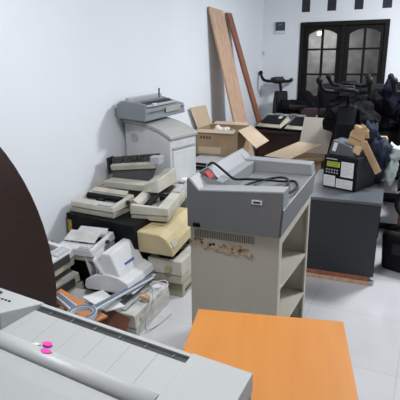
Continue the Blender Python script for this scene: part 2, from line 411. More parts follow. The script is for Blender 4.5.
# printer J on the floor
t = thing('floor_printer', 'dusty white box printer on the floor at the front of the heap', 'printer', (-1.475, 2.115, 0), (0, 0, 94), 'old printers in the heap')
MB().box(.004, .004, 0, .476, .286, .06).build('base', 'dirty', t, .004)
MB().tray([(0, 0, .063), (.48, 0, .063), (.48, .29, .063), (0, .29, .063)], [(.003, .012, .15), (.477, .012, .15), (.477, .286, .165), (.003, .286, .165)],
          [(.03, .09, .153), (.45, .09, .153), (.45, .24, .162), (.03, .24, .162)], [(.03, .09, .135), (.45, .09, .135), (.45, .24, .14), (.03, .24, .14)]).build('body', 'dirty', t, .005)
MB().box(.06, -.004, .085, .42, 0, .12).build('front_panel', 'cream', t, .002)
MB().box(.04, .10, .137, .44, .13, .158).box(.04, .18, .14, .44, .20, .162).build('top_bars', 'lgrey', t, .003)
MB().cyl((.38, .05, .155), (.38, .05, .17), .03, n=16).build('round_cap', 'white', t)
o = MB().tube([(-1.60, 2.35, .175), (-1.55, 2.42, .185), (-1.50, 2.36, .18), (-1.47, 2.28, .165), (-1.455, 2.22, .11), (-1.452, 2.18, .03), (-1.43, 2.3, .006), (-1.42, 2.45, .006)], .004, n=6).build('loose_cable', 'lgrey', None, smooth=True)
tag(o, 'thin grey cable trailing over the dusty floor printer', 'cable')
o = MB().crumple((-1.525, 2.30, .185), (.035, .026, .014), seed=3, amp=.3).build('dry_scrap', 'tan', None, smooth=False)
tag(o, 'small tan crumpled scrap on the dusty floor printer', 'scrap')
o = MB().tube([(-1.60, 2.50, .175), (-1.52, 2.55, .19), (-1.47, 2.5, .18), (-1.50, 2.42, .172), (-1.57, 2.46, .172)], .0035, n=6, closed=True).build('cable_loop', 'white', None, smooth=True)
tag(o, 'white looped cable lying at the far end of the floor printer', 'cable')

# white printer with raised lid H
t = thing('dark_box', 'narrow black box standing under the white printer with the lid', 'box', (-2.17, 2.34, 0))
MB().box(0, 0, 0, .22, .19, .345).build('body', 'black', t, .004)
MB().box(.02, -.004, .05, .20, 0, .09).build('drawer_front', 'dark', t)
dot_matrix('white printer with a translucent grey lid in front of the black case', (-2.205, 2.26, .352), (6, -2, 3), .30, .29, .095, body='white', cover=True, base='cream', fslope=.9)
# two stacked printers at the dark table top, long fronts facing right
dot_matrix('cream printer with exposed works, upper one beside the dark table top', (-2.035, 1.86, .31), (0, -2, 93), .42, .32, .16, body='white', guts=True, cav=.7, mouth=True)
dot_matrix('cream printer below another beside the dark table top', (-2.04, 1.88, .125), (0, 0, 91), .42, .32, .18, body='cream2', base='cream', mouth=True)
dot_matrix('lowest cream printer on the floor beside the dark table top', (-2.06, 1.88, 0), (0, 0, 91), .43, .32, .12, body='cream2', base='cream')

# loose boards, sheet and bracket
o = MB().slab([(-2.02, 1.96, .225), (-1.63, 1.90, .175), (-1.58, 1.98, .19), (-2.0, 2.06, .24)], .016).build('orange_board', 'orangeW', None, .002)
tag(o, 'orange-brown board lying across the heap behind the grey bracket', 'board')
o = MB().slab([(-1.86, 2.09, .205), (-1.63, 2.03, .19), (-1.56, 2.13, .19), (-1.80, 2.22, .207)], .006).build('white_sheet', 'paper', None)
tag(o, 'white plastic sheet under the front of the inkjet printer', 'sheet')
o = MB().slab([(-1.83, 2.085, .0), (-1.50, 1.975, .0), (-1.49, 2.085, .155), (-1.78, 2.14, .165)], .018).build('brown_board', 'brownW', None, .002)
tag(o, 'reddish brown board leaning on the end of the floor printer', 'board')
t = thing('metal_bracket', 'blue-grey three-armed bracket with a ring, lying on the heap', 'bracket', (-1.63, 1.817, .29))
b = MB(); n = 28; b1 = MB()
def ring(mb, r0, r1, z0, z1):
    v = []; 
    for i in range(n):
        c, s = math.cos(2 * math.pi * i / n), math.sin(2 * math.pi * i / n)
        v += [(r0 * c, r0 * s, z0), (r1 * c, r1 * s, z0), (r1 * c, r1 * s, z1), (r0 * c, r0 * s, z1)]
    f = []
    for i in range(n):
        a, q = 4 * i, 4 * ((i + 1) % n)
        for k in range(4): f.append((a + k, a + (k + 1) % 4, q + (k + 1) % 4, q + k))
    mb.add(v, f)
ring(b, .060, .084, -.015, .012); b.build('ring', 'bracketE', t)
b = MB(); ring(b, .066, .078, .012, .016); b.build('ring_inlay', 'bracket', t)
def arm(p1, w0, w1):
    p1 = Vector(p1); d = p1.normalized(); s = Vector((-d.y, d.x, 0)).normalized(); p0 = d * .080
    up = Vector((0, 0, .012))
    a = MB().hexa([p0 - s * w0 - up, p1 - s * w1 - up, p1 + s * w1 - up, p0 + s * w0 - up], [p0 - s * w0, p1 - s * w1, p1 + s * w1, p0 + s * w0]).build('arm', 'bracketE', t, .002)
    MB().hexa([p0 - s * w0 * .55, p1 - s * w1 * .55, p1 + s * w1 * .55, p0 + s * w0 * .55], [p + Vector((0, 0, .006)) for p in (p0 - s * w0 * .5, p1 - s * w1 * .5, p1 + s * w1 * .5, p0 + s * w0 * .5)]).build('groove', 'bracket', a, .001)
arm((.025, .70, -.07), .026, .020)
arm((-.34, .17, -.03), .028, .022)
arm((.11, -.10, -.06), .030, .022)

# fanfold paper and white covers behind printer C
t = thing('plastic_bin', 'white plastic tub of crumpled paper behind the wide cream printer', 'tub', (-1.85, 3.42, 0))
MB().tray([(0, 0, 0), (.30, 0, 0), (.30, .30, 0), (0, .30, 0)], [(-.02, -.02, .60), (.32, -.02, .60), (.32, .32, .60), (-.02, .32, .60)], [(-.01, -.01, .60), (.31, -.01, .60), (.31, .31, .60), (-.01, .31, .60)], [(.01, .01, .5), (.29, .01, .5), (.29, .29, .5), (.01, .29, .5)]).build('body', 'white', t, .004)
for i, (x, y, z, lb) in enumerate([(-1.80, 3.50, .635, 'crumpled white paper on the tub nearest the white copier'), (-1.66, 3.56, .655, 'crumpled white paper on the tub nearest the beige cabinet')]):
    o = MB().crumple((x, y, z), (.09, .10, .045), seed=11 + i, amp=.3, freq=2).build('crumpled_paper', 'paper', None)
    tag(o, lb, 'paper', 'crumpled paper in the white tub')

# tall white laser printer K
t = thing('laser_printer', 'tall white cabinet printer with grey rounded top and round badge', 'printer', (-2.40, 3.425, 0), (0, 0, -9))
w, d = .505, .37
zc = [1.150, 1.150, 1.140, 1.120, 1.090, 1.035]
bod = MB()
prof = [(0, 0)] + [(w, 0)] + [(w * k / 5, zc[k] - .02) for k in range(5, -1, -1)]
bod.prism(prof, 0, d, 'y').build('body', 'white', t, .012, seg=3)
top = MB(); prof = [(w * k / 5 - (.012 if k == 0 else 0) + (.015 if k == 5 else 0), zc[k] - .018) for k in range(6)] + [(w * k / 5 - (.012 if k == 0 else 0) + (.015 if k == 5 else 0), zc[k] + .012) for k in range(5, -1, -1)]
top.prism(prof, -.014, d + .01, 'y').build('top_cover', 'taupe', t, .008, seg=3)
MB().cyl((.115, -.006, 1.01), (.115, 0, 1.01), .041, n=28).build('round_badge', 'lgrey', t)
MB().box(w, .03, .62, w + .008, .33, .92).build('side_door', 'white', t, .004)
MB().box(w, .03, .935, w + .012, .34, .95).build('side_seam', 'lgrey', t)
# grey wide printer L on top
t = thing('wide_printer', 'wide dark grey printer with open top on the tall white printer', 'printer', (-2.105, 3.33, 1.165), (4, -1, 89))
w, d, h = .66, .28, .140
MB().tray([(0, 0, 0), (w, 0, 0), (w, d, 0), (0, d, 0)], [(0, .02, h * .62), (w, .02, h * .62), (w, d, h * .95), (0, d, h)],
          [(.07, .10, h * .72), (w - .03, .10, h * .72), (w - .03, .22, h * .86), (.07, .22, h * .88)], [(.07, .10, h * .4), (w - .03, .10, h * .4), (w - .03, .22, h * .4), (.07, .22, h * .4)]).build('body', 'grey', t, .005)
MB().prism([(0, 0), (0, h * .98), (.08, h * 1.05), (.22, h * 1.05), (.28, h * .85), (.28, 0)], -.035, -.002, 'x').build('side_plate', 'grey', t, .006)
MB().box(-.002, .281, .01, .06, .33, h * .55).build('rear_tractor', 'grey', t, .004)
MB().box(.08, .235, h * .85, w - .04, .275, h * 1.14).build('sheet_guide', 'lgrey', t, .008)
MB().cyl((.08, .16, h * .72), (w - .04, .16, h * .72), .022).build('platen', 'dark', t)
MB().box(.09, .045, h * .70, w - .08, .09, h * .80).build('front_bar', 'lgrey', t, .004)
MB().box(.02, -.004, h * .46, w - .02, 0, h * .49).build('seam', 'dark', t)
MB().box(.30, -.005, h * .28, .56, 0, h * .62).build('button_panel', 'taupe', t, .003)
MB().box(.16, .035, h * .72, .22, .06, h * .9).build('release_lever', 'white', t, .003)
MB().box(w - .1, .23, h * .9, w - .09, .24, h * 1.5).build('lever', 'black', t)

# ------------------------------------------------------------------ cartons and boards behind
def open_carton(name, label, loc, rot, w, d, h, m, flaps, group='open cartons'):
    t = thing(name, label, 'carton', loc, rot, group); k = .007
    MB().tray([(0, 0, 0), (w, 0, 0), (w, d, 0), (0, d, 0)], [(0, 0, h), (w, 0, h), (w, d, h), (0, d, h)], [(k, k, h), (w - k, k, h), (w - k, d - k, h), (k, d - k, h)], [(k, k, k), (w - k, k, k), (w - k, d - k, k), (k, d - k, k)]).build('box', m, t)
    for q, fm in flaps: MB().slab(q, .005).build('flap', fm, t)
    return t
# rack units and shelf under carton M
t = thing('steel_cupboard', 'low grey steel cupboard by the wall carrying a rack unit', 'cupboard', (-2.40, 4.40, 0))
MB().box(0, 0, 0, .56, .90, .52).build('body', 'lgrey', t, .004)
d1 = MB().box(.01, -.012, .03, .275, 0, .50).build('door', 'lgrey', t, .003)
MB().box(.24, -.03, .25, .255, -.012, .32).build('handle', 'steel', d1)
d1 = MB().box(.285, -.012, .03, .55, 0, .50).build('door', 'lgrey', t, .003)
MB().box(.305, -.03, .25, .32, -.012, .32).build('handle', 'steel', d1)
t = thing('rack_unit', 'grey rack unit with black slotted front beneath the open carton', 'electronics', (-2.33, 4.42, .523))
MB().box(0, 0, 0, .47, .80, .080).build('body', 'lgrey', t, .004)
MB().box(.05, -.005, .050, .25, 0, .074).box(.05, -.005, .014, .25, 0, .040).box(.27, -.005, .050, .43, 0, .074).build('vent_slots', 'black', t)
MB().box(.0, -.009, .0, .47, -.006, .012).build('front_rail', 'black', t)
M_ = open_carton('open_carton', 'open brown carton with wide pale flaps by the leaning boards', (-2.385, 4.80, .606), (0, 0, 3), .50, .44, .294, 'card', [
    ([(0, .04, .294), (.012, .44, .294), (-.02, .34, .53), (-.02, -.12, .54)], 'cardL'),
    ([(0.02, 0, .294), (.48, 0, .294), (.46, -.035, .262), (.03, -.035, .262)], 'cardL'),
    ([(.50, .02, .294), (.53, .43, .30), (.86, -.02, .21), (.78, -.22, .155)], 'cardL'),
    ([(.04, .44, .294), (.48, .44, .294), (.46, .50, .32), (.05, .50, .32)], 'cardL')])
MB().box(.03, -.0015, .02, .30, 0, .095).build('packing_tape', 'cardL', M_)
b = MB()
for k in range(4): b.box(.05 + k * .035, -.001, .185, .075 + k * .035, 0, .215)
b.build('printed_mark', 'brownW', M_)
for i, (x, y, z, s, mm, lb, nm, ct) in enumerate([(-2.15, 5.0, .83, (.13, .10, .075), 'paper', 'crumpled white paper poking out of the open carton by the boards', 'crumpled_paper', 'paper'), (-2.02, 4.97, .80, (.08, .08, .09), 'grey', 'grey bundle inside the open carton by the boards', 'wrapped_bundle', 'bundle')]):
    o = MB().crumple((x, y, z), s, seed=21 + i, amp=.3).build(nm, mm, None); tag(o, lb, ct)

N_ = open_carton('open_carton', 'open carton with one tall upright flap, right of the beige cabinet head', (-1.43, 4.98, 0), (0, 0, 1), .44, .44, .60, 'card', [
    ([(.08, .44, .60), (.42, .44, .60), (.49, .47, 1.0), (.135, .47, 1.01)], 'cardG'),
    ([(-.13, -.20, .652), (.155, -.20, .640), (.44, -.01, .78), (.19, -.01, .795)], 'cardL'),
    ([(.01, .0, .603), (.43, .0, .603), (.46, -.12, .66), (.14, -.16, .625)], 'cardL'),
    ([(.44, .02, .60), (.44, .42, .60), (.50, .42, .66), (.50, .04, .66)], 'card')])

# planks leaning on the left wall
def plank(name, label, top, topdir, width, bot, botdir, thick, m):
    t0 = Vector(top); b0 = Vector(bot); t1 = t0 + Vector(topdir).normalized() * width; b1 = b0 + Vector(botdir).normalized() * width
    nn = (t1 - t0).cross(b0 - t0).normalized() * thick
    if nn.x < 0: nn = -nn
    o = MB().hexa([b0, b1, b1 + nn, b0 + nn], [t0, t1, t1 + nn, t0 + nn]).build(name, m, None, .002); return tag(o, label, 'board', 'boards leaning on the left wall')
plank('wide_plank', 'wide pale wooden plank leaning on the left wall', (-2.42, 5.20, 2.225), (.02, 1, -.04), .40, (-1.95, 5.42, 0), (.02, 1, 0), .022, 'pine')
plank('narrow_plank', 'narrow reddish brown timber leaning beside the wide pale plank', (-2.42, 5.72, 2.20), (.05, 1, 0), .13, (-1.98, 6.46, 0), (.05, 1, 0), .03, 'redwood')

# ------------------------------------------------------------------ back table with keyboards / printers
t = thing('long_table', 'dark long table by the window holding low black printers', 'table', (-2.06, 5.80, 0))
MB().box(0, 0, .74, 1.14, .50, .77).build('tabletop', 'wenge', t, .004)
for (x, y) in ((.03, .03), (1.07, .03), (.03, .43), (1.07, .43)): MB().box(x, y, 0, x + .04, y + .04, .74).build('leg', 'wenge', t)
MB().box(.08, .05, .30, 1.07, .07, .74).build('modesty_panel', 'wenge', t)
def low_unit(loc, rot, label, first=None):
    if first: return dup(first, loc, rot, label)
    t = thing('low_printer', label, 'printer', loc, rot, 'low black printers on the back table')
    MB().hexa([(0, 0, 0), (.40, 0, 0), (.40, .28, 0), (0, .28, 0)], [(.0, .0, .030), (.40, 0, .030), (.40, .28, .070), (0, .28, .070)]).build('base', 'black', t, .004)
    MB().hexa([(.01, .01, .033), (.39, .01, .033), (.39, .27, .072), (.01, .27, .072)], [(.03, .04, .060), (.37, .04, .060), (.36, .25, .120), (.04, .25, .120)]).build('top_case', 'cream2', t, .003)
    MB().slab([(.05, .055, .070), (.35, .055, .070), (.34, .24, .123), (.06, .24, .123)], .010).build('lid', 'black', t)
    MB().slab([(.26, .16, .115), (.31, .16, .115), (.31, .21, .130), (.26, .21, .130)], .003).build('label_plate', 'white', t)
    return t
L1 = low_unit((-1.66, 5.83, .772), (9, 0, -12), 'low black printer with pale rim in the middle of the back table')
low_unit((-2.07, 5.93, .772), (9, 0, -16), 'low black printer with pale rim nearest the room corner', L1)
low_unit((-1.35, 6.00, .772), (14, 0, 6), 'low black printer with pale rim behind the tall carton flap', L1)
bx = None
for i in range(5):
    o = MB().box(0, 0, 0, .095, .11, .165 + .01 * (i % 2)).build('grey_binder', 'grey' if i % 2 else 'lgrey', None, .004)
    o.location = (-2.00 + i * .105, 6.17, .772)
    MB().box(.02, -.002, .03, .07, 0, .10).build('spine_label', 'dark', o)
    tag(o, ['grey upright box at the wall end of the row behind the low printers', 'darker grey upright box second from the wall in the row', 'light grey upright box in the middle of the row', 'darker grey upright box second from the window end of the row', 'light grey upright box at the window end of the row'][i], 'box', 'grey boxes in a row on the back table')

# bench with two maroon backs
t = thing('padded_bench', 'two-seat maroon padded bench between the back table and the bikes', 'bench', (-1.34, 6.36, 0))
for x0 in (-.24, .01):
    MB().box(x0, .03, .42, x0 + .23, .27, .48).build('seat', 'maroon', t, .015)
    MB().box(x0, -.01, .55, x0 + .23, .028, 1.02).build('backrest', 'maroon', t, .012)
for x0 in (-.23, .23):
    MB().tube([(x0, .25, 0), (x0, .25, .42)], .012, smooth=0).build('leg', 'rubber', t)
    MB().tube([(x0, .04, 0), (x0, .04, .42), (x0, .015, .60)], .012, smooth=0).build('leg', 'rubber', t)

# ------------------------------------------------------------------ exercise bikes
def bike(loc, rz, label, first=None, sc=1.0):
    if first:
        r = dup(first, loc, (0, 0, rz), label); return r
    t = thing('exercise_bike', label, 'exercise bike', loc, (0, 0, rz), 'black exercise bikes by the window')
    fr = MB(); fr.tube([(0, -.45, .10), (0, -.1, .28), (0, .25, .52), (0, .30, .72)], .035, smooth=2).tube([(0, -.25, .18), (0, -.22, .60)], .033, smooth=0).tube([(0, .45, .10), (0, .28, .60)], .025, smooth=0).tube([(0, -.22, .5), (0, .26, .62)], .025, smooth=0)
    fr.build('frame', 'black', t, smooth=True)
    MB().tube([(-.27, -.48, .05), (.27, -.48, .05)], .035, smooth=0).build('rear_foot', 'rubber', t)
    MB().tube([(-.27, .52, .05), (.27, .52, .05)], .035, smooth=0).build('front_foot', 'rubber', t)
    MB().cyl((-.02, .40, .36), (.02, .40, .36), .235, n=32).cyl((-.035, .40, .36), (.035, .40, .36), .05).build('flywheel', 'dark', t)
    MB().prism([(-.12, .22), (.10, .20), (.42, .55), (.55, .58), (.62, .50), (.50, .66), (.20, .62), (-.15, .42)], .04, .075, 'x').build('chain_guard', 'black', t, .006)
    MB().tube([(0, .28, .68), (0, .34, 1.22), (0, .38, 1.31)], .022, smooth=0).build('handlebar_post', 'black', t)
    hb = MB(); hb.tube([(-.23, .62, 1.43), (-.22, .52, 1.36), (-.17, .42, 1.34), (0, .36, 1.33), (.17, .42, 1.34), (.22, .52, 1.36), (.23, .62, 1.43)], .022).tube([(-.09, .38, 1.33), (-.08, .56, 1.36), (0, .62, 1.37), (.08, .56, 1.36), (.09, .38, 1.33)], .020)
    h = hb.build('handlebar', 'rubber', t, smooth=True)
    for sx in (-1, 1): MB().crumple((sx * .23, .63, 1.45), (.034, .034, .038), amp=0, nu=10, nv=8).build('grip_end', 'rubber', h, smooth=True)
    MB().box(-.07, .43, 1.30, .07, .48, 1.40).build('console', 'dark', t, .008)
    MB().tube([(0, -.22, .58), (0, -.27, .98)], .02, smooth=0).build('seat_post', 'black', t)
    sd = MB().hexa([(-.10, -.42, .99), (.10, -.42, .99), (.035, -.13, .99), (-.035, -.13, .99)], [(-.12, -.44, 1.05), (.12, -.44, 1.05), (.03, -.10, 1.04), (-.03, -.10, 1.04)]).build('saddle', 'rubber', t, .018, seg=3)
    ck = MB().tube([(-.10, .02, .13), (-.10, .08, .30), (.10, .08, .30), (.10, .14, .47)], .013, smooth=0).build('crank', 'steel', t)
    for (x, z, y) in ((-.15, .13, .02), (.15, .47, .14)): MB().box(x - .05, y - .045, z - .012, x + .05, y + .045, z + .012).build('pedal', 'rubber', ck, .004)
    MB().prism([(.20, .56), (.36, .60), (.52, .62), (.60, .52), (.64, .36), (.60, .40), (.50, .56), (.34, .66)], -.05, .05, 'x').build('splash_guard', 'black', t, .008)
    MB().prism([(.06, .58), (.14, .50), (.34, .62), (.46, .70), (.44, 1.02), (.38, 1.20), (.28, 1.20), (.22, .86)], -.09, .09, 'x').build('front_shroud', 'black', t, .02)
    MB().prism([(-.44, .20), (-.10, .24), (.05, .50), (-.14, .78), (-.30, .86), (-.40, .62)], -.06, .06, 'x').build('rear_shroud', 'black', t, .02)
    return t
B1 = bike((-1.84, 6.66, 0), 35, 'black exercise bike nearest the room corner, handlebar against the white wall')
spots = [((-.82, 6.42, 0), 172, 'black exercise bike before the window centre'),
         ((-.24, 6.45, 0), 182, 'black exercise bike right of the window, against the white wall'),
         ((-.74, 5.28, 0), 178, 'black exercise bike behind the tall carton flap'),
         ((-.12, 5.28, 0), 182, 'black exercise bike in the nearer row, beside the navy cloth')]
for l, r, lb in spots: bike(l, r, lb, B1)
# padded black covers and boxes between the bikes
def black_case(loc, rz, w, d, h, label):
    t = thing('flight_case', label, 'flight case', loc, (0, 0, rz), 'black luggage among the bikes')
    MB().box(-w / 2, -d / 2, 0, w / 2, d / 2, h * .7).build('body', 'black', t, .01)
    MB().box(-w / 2 - .006, -d / 2 - .006, h * .7 + .002, w / 2 + .006, d / 2 + .006, h, .02).build('lid', 'black', t, .01)
    for s in (-1, 1): MB().box(s * w * .28 - .02, -d / 2 - .014, h * .64, s * w * .28 + .02, -d / 2 - .006, h * .78).build('latch', 'dark', t)
    return t
black_case((-.55, 4.60, 0), 4, .46, .22, .92, 'tall black flight case standing behind the dark desk')


def treadmill(loc, rz, label, first=None):
    if first: return dup(first, loc, (0, 0, rz), label)
    t = thing('folded_treadmill', label, 'treadmill', loc, (0, 0, rz), 'folded black treadmills under the window')
    MB().box(-.30, -.02, .08, .30, .06, 1.22).build('deck', 'black', t, .015)
    MB().box(-.24, -.028, .14, .24, -.021, 1.16).build('belt', 'rubber', t, .003)
    MB().box(-.33, -.065, 0, .33, .075, .07).build('base', 'dark', t, .01)
    MB().box(-.30, .062, .08, .30, .085, .30).build('motor_cover', 'black', t, .02)
    for sx in (-1, 1): MB().tube([(sx * .322, .03, .07), (sx * .322, .03, 1.26)], .02, smooth=0).build('upright', 'dark', t)
    MB().box(-.32, .0, 1.23, .32, .06, 1.31).build('console', 'dark', t, .01)
    return t
T1 = treadmill((-1.20, 7.10, 0), 0, 'folded black treadmill standing under the middle of the window')
treadmill((-.50, 7.10, 0), 0, 'folded black treadmill standing at the right side of the window', T1)
for x, y, z, sz, sd, lb in ((-.95, 6.20, 1.02, (.27, .30, .20), 61, 'black dust cover heaped over the bike before the window centre'),
                         (-.42, 6.30, 1.02, (.30, .30, .24), 62, 'black dust cover heaped over the bike right of the window'),
                         (-.74, 5.20, 1.02, (.24, .30, .20), 63, 'black dust cover heaped over the bike behind the tall carton flap'),
                         (-1.66, 6.74, .92, (.27, .20, .24), 64, 'black dust cover over the bike in the room corner')):
    o = MB().crumple((x, y, z), sz, seed=sd, amp=.28, freq=1.8, nu=28, nv=16).build('dust_cover', 'drape', None); tag(o, lb, 'cover', 'black dust covers over the bikes')
# navy cloth over the bike
o = MB().crumple((-.42, 5.80, 1.24), (.13, .12, .15), seed=31, amp=.35, freq=1.8, nu=26, nv=16).build('navy_cloth', 'navy', None, smooth=True)
tag(o, 'navy blue cloth draped over an exercise bike', 'cloth')

# ------------------------------------------------------------------ dark desk with the power unit
t = thing('dark_desk', 'dark grey metal desk with lighter grey top right of the beige cabinet', 'desk', (-.80, 3.43, 0), (0, 0, 4.3))
MB().box(0, 0, .063, .555, .95, .632).build('body', 'dark', t, .003)
MB().box(-.01, -.012, .632, .567, .96, .655).build('desktop', 'darktop', t, .003)
MB().box(.02, -.008, 0, .525, .02, .062).build('plinth', 'redwood', t, .002)
MB().box(.02, -.022, 0, .525, -.009, .030).build('plinth', 'pine', t, .002)
MB().box(.02, .90, 0, .54, .94, .05).build('plinth', 'brownW', t, .002)
MB().box(.525, -.01, 0, .56, .02, .035).build('foot', 'steel', t)
t = thing('power_supply', 'black power supply unit with green display and white labels on the desk', 'power supply', (-.725, 3.76, .657), (0, 0, -19))
w, d, h = .285, .36, .262
MB().box(0, 0, 0, w, d, h).build('case', 'black', t, .006)
MB().box(.008, -.006, .008, w - .008, 0, h - .008).build('front_panel', 'black', t, .003)
dp = MB().box(.035, -.010, .175, .145, -.006, .215).build('display', 'lcd', t)
b = MB()
for k in range(10): b.box(.045 + k * .009, -.0108, .20, .050 + k * .009, -.010, .207).box(.045 + k * .009, -.0108, .184, .050 + k * .009, -.010, .190)
b.build('display_text', 'dark', dp)
b = MB()
for r_ in range(2):
    for k in range(5): b.cyl((.035 + k * .023, -.012, .128 + r_ * .022), (.035 + k * .023, -.006, .128 + r_ * .022), .006, n=10)
b.build('buttons', 'lgrey', t)
for (x0, z0, x1, z1) in ((.158, .105, .262, .225), (.012, .014, .112, .103), (.122, .014, .262, .085)):
    lb = MB().box(x0, -.009, z0, x1, -.006, z1).build('label_plate', 'paper', t)
    b = MB(); zz = z1 - .012; k = 0
    while zz > z0 + .008:
        b.box(x0 + .008, -.0096, zz - .003, x0 + (x1 - x0) * (.85 - .25 * (k % 3 == 1)), -.009, zz); zz -= .013; k += 1
    b.build('label_print', 'lgrey', lb)
MB().box(.025, -.0075, .232, .12, -.006, .240).build('name_strip', 'lgrey', t)
# small device leaning on it
t = thing('power_adapter', 'small slate grey device with white sticker tilted on the power supply', 'electronics', (-.700, 3.79, .925), (0, 10, -15))
MB().hexa([(0, 0, 0), (.23, 0, 0), (.23, .18, 0), (0, .18, 0)], [(.01, 0, .115), (.17, 0, .10), (.17, .17, .10), (.01, .17, .115)]).build('case', 'darktop', t, .008)
MB().slab([(.025, -.003, .03), (.055, -.003, .03), (.06, -.003, .10), (.03, -.003, .10)], -.003).build('sticker', 'paper', t)
# brown torn cardboard strip
b = MB()
b.slab([(-.57, 3.82, .97), (-.45, 3.80, .95), (-.42, 3.84, 1.02), (-.55, 3.86, 1.09)], .012)
b.slab([(-.55, 3.84, 1.06), (-.44, 3.82, 1.02), (-.43, 3.86, 1.13), (-.51, 3.88, 1.14)], .012)
b.slab([(-.47, 3.80, 1.02), (-.42, 3.80, 1.04), (-.295, 3.84, .80), (-.335, 3.82, .775)], .014)
b.slab([(-.52, 3.76, .955), (-.46, 3.74, .93), (-.44, 3.78, .99), (-.50, 3.80, 1.0)], .01)
b.crumple((-.475, 3.86, 1.09), (.065, .03, .055), seed=71, amp=.25, freq=2)
o = b.build('torn_cardboard', 'kraft', None, .003); tag(o, 'torn strip of brown cardboard draped over the power supply', 'cardboard')
b = MB(); b.crumple((-.42, 4.02, 1.06), (.075, .09, .085), seed=41, amp=.3).crumple((-.345, 4.02, .93), (.085, .12, .105), seed=42, amp=.35).crumple((-.38, 4.05, .80), (.09, .12, .15), seed=43, amp=.2)
o = b.build('grey_cloth', 'denim', None, smooth=True); tag(o, 'blue-grey crumpled cloth heaped on the desk behind the cardboard strip', 'cloth')
o = MB().crumple((-.22, 4.10, .905), (.10, .10, .065), seed=51, amp=.35).crumple((-.24, 4.1, .77), (.05, .1, .12), seed=52, amp=.2).build('carrier_bag', 'bag', None, smooth=True)
tag(o, 'pale crumpled carrier bag at the desk end beside the grey cloth', 'bag')
plain_carton('small brown carton behind the blue-grey cloth', (-.50, 4.17, .657), (0, 0, 8), .21, .17, .345, 'card')
plain_carton('dusky brown carton on the floor at the far right corner of the desk', (-.16, 4.45, 0), (0, 0, -8), .30, .24, .72, 'brownW')

# black bag with ring handle at right
t = thing('black_bag', 'black bulky bag with a round handle on the floor at right', 'bag', (-.02, 3.92, 0), (0, 0, -20))
b = MB().hexa([(-.16, -.17, 0), (.30, -.17, 0), (.30, .18, 0), (-.16, .18, 0)], [(-.19, -.15, .31), (.30, -.12, .33), (.30, .18, .33), (-.17, .18, .31)])
b.build('body', 'rubber', t, .035, seg=3)
MB().slab([(-.08, -.172, .15), (.2, -.168, .16), (.2, -.15, .24), (-.08, -.158, .235)], .006).build('side_pocket', 'dark', t, .003)
MB().tube([(-.05 + .10 * math.cos(a), 0, .53 + .11 * math.sin(a)) for a in [i * math.pi / 6 for i in range(12)]], .020, closed=True).tube([(-.04, 0, .30), (-.045, 0, .42)], .022, smooth=0).build('ring_handle', 'rubber', t, smooth=True)
MB().tube([(-.17, -.06, .30), (-.10, -.05, .34), (.02, -.05, .345), (.1, -.04, .32)], .02).build('strap', 'black', t, smooth=True)

# ------------------------------------------------------------------ beige shelf cabinet
t = thing('shelf_cabinet', 'tall beige cabinet with open side shelves under the grey machine head', 'cabinet', (-.976, 1.890, 0), (0, 0, 3))
w, d, h = .437, .77, .888
MB().box(0, 0, .02, w, .022, h).build('front_panel', 'cab', t, .004)
MB().box(0, .022, .02, .018, d - .018, h).build('side_panel', 'cab', t)
MB().box(0, d - .018, .02, w, d, h).build('rear_panel', 'cab', t)
MB().box(.018, .022, h - .018, w, d - .018, h).build('top_panel', 'cab', t)
b = MB().box(w - .012, .022, .02, w, .055, h - .018).box(w - .012, d - .045, .02, w, d - .018, h - .018).box(w - .012, .055, h - .05, w, d - .045, h - .018)
b.build('side_frame', 'cab', t, .002)
for (z0, z1) in ((.622, .525), (.372, .262), (.06, .05)):
    MB().hexa([(.018, .022, z0 - .014), (w - .002, .022, z0 - .014), (w - .002, d - .018, z1 - .014), (.018, d - .018, z1 - .014)], [(.018, .022, z0), (w - .002, .022, z0), (w - .002, d - .018, z1), (.018, d - .018, z1)]).build('shelf', 'cab', t)
b = MB()
for k in range(34): b.box(.026 + k * .0088, -.0012, .838, .0296 + k * .0088, .0, .876)
b.build('vent_slots', 'slot', t)
b = MB(); rr = random.Random(9)
def blob(mb, cx, cz, rx, rz, y, sd, n=14):
    q = random.Random(sd); ps = [(cx + rx * math.cos(2 * math.pi * i / n) * (.55 + .6 * q.random()), cz + rz * math.sin(2 * math.pi * i / n) * (.55 + .6 * q.random())) for i in range(n)]
    mb.prism(ps, y - .0008, y, 'y')
for k in range(30): blob(b, .012 + (k % 15) * .0205 + rr.random() * .01, .811 - (k % 15) * .0012 + (rr.random() - .5) * .036, .021, .014, -k * .00006, k)
b.build('torn_sticker', 'worn', t)
b = MB()
for (x, z, s) in ((.105, .806, 1.), (.122, .812, .8), (.060, .813, .6), (.215, .80, .6)): blob(b, x, z, .010 * s, .008 * s, -.0021, int(x * 900))
b.build('dark_hole', 'black', t)
for (x, y) in ((.03, .04), (w - .05, .04), (.03, d - .06), (w - .05, d - .06)): MB().cyl((x, y, 0), (x, y, .02), .015).build('foot', 'rubber', t)

# grey machine head on the cabinet
t = thing('machine_head', 'grey machine top with recessed tray and red switch on the beige cabinet', 'machine', (-.982, 1.881, .890), (0, 0, 2.8))
W_, D_ = .455, .80
zr = .185      # rim height
zc_ = .125     # recess floor
# body below the recess
b = MB(); b.hexa([(0, .0, 0), (W_ - .012, 0, 0), (W_ - .015, D_ - .02, 0), (.0, D_ - .02, 0)], [(0, 0, zc_), (W_, 0, zc_), (W_ + .0, D_, zc_), (0, D_, zc_)]).build('body', 'headF', t, .004)
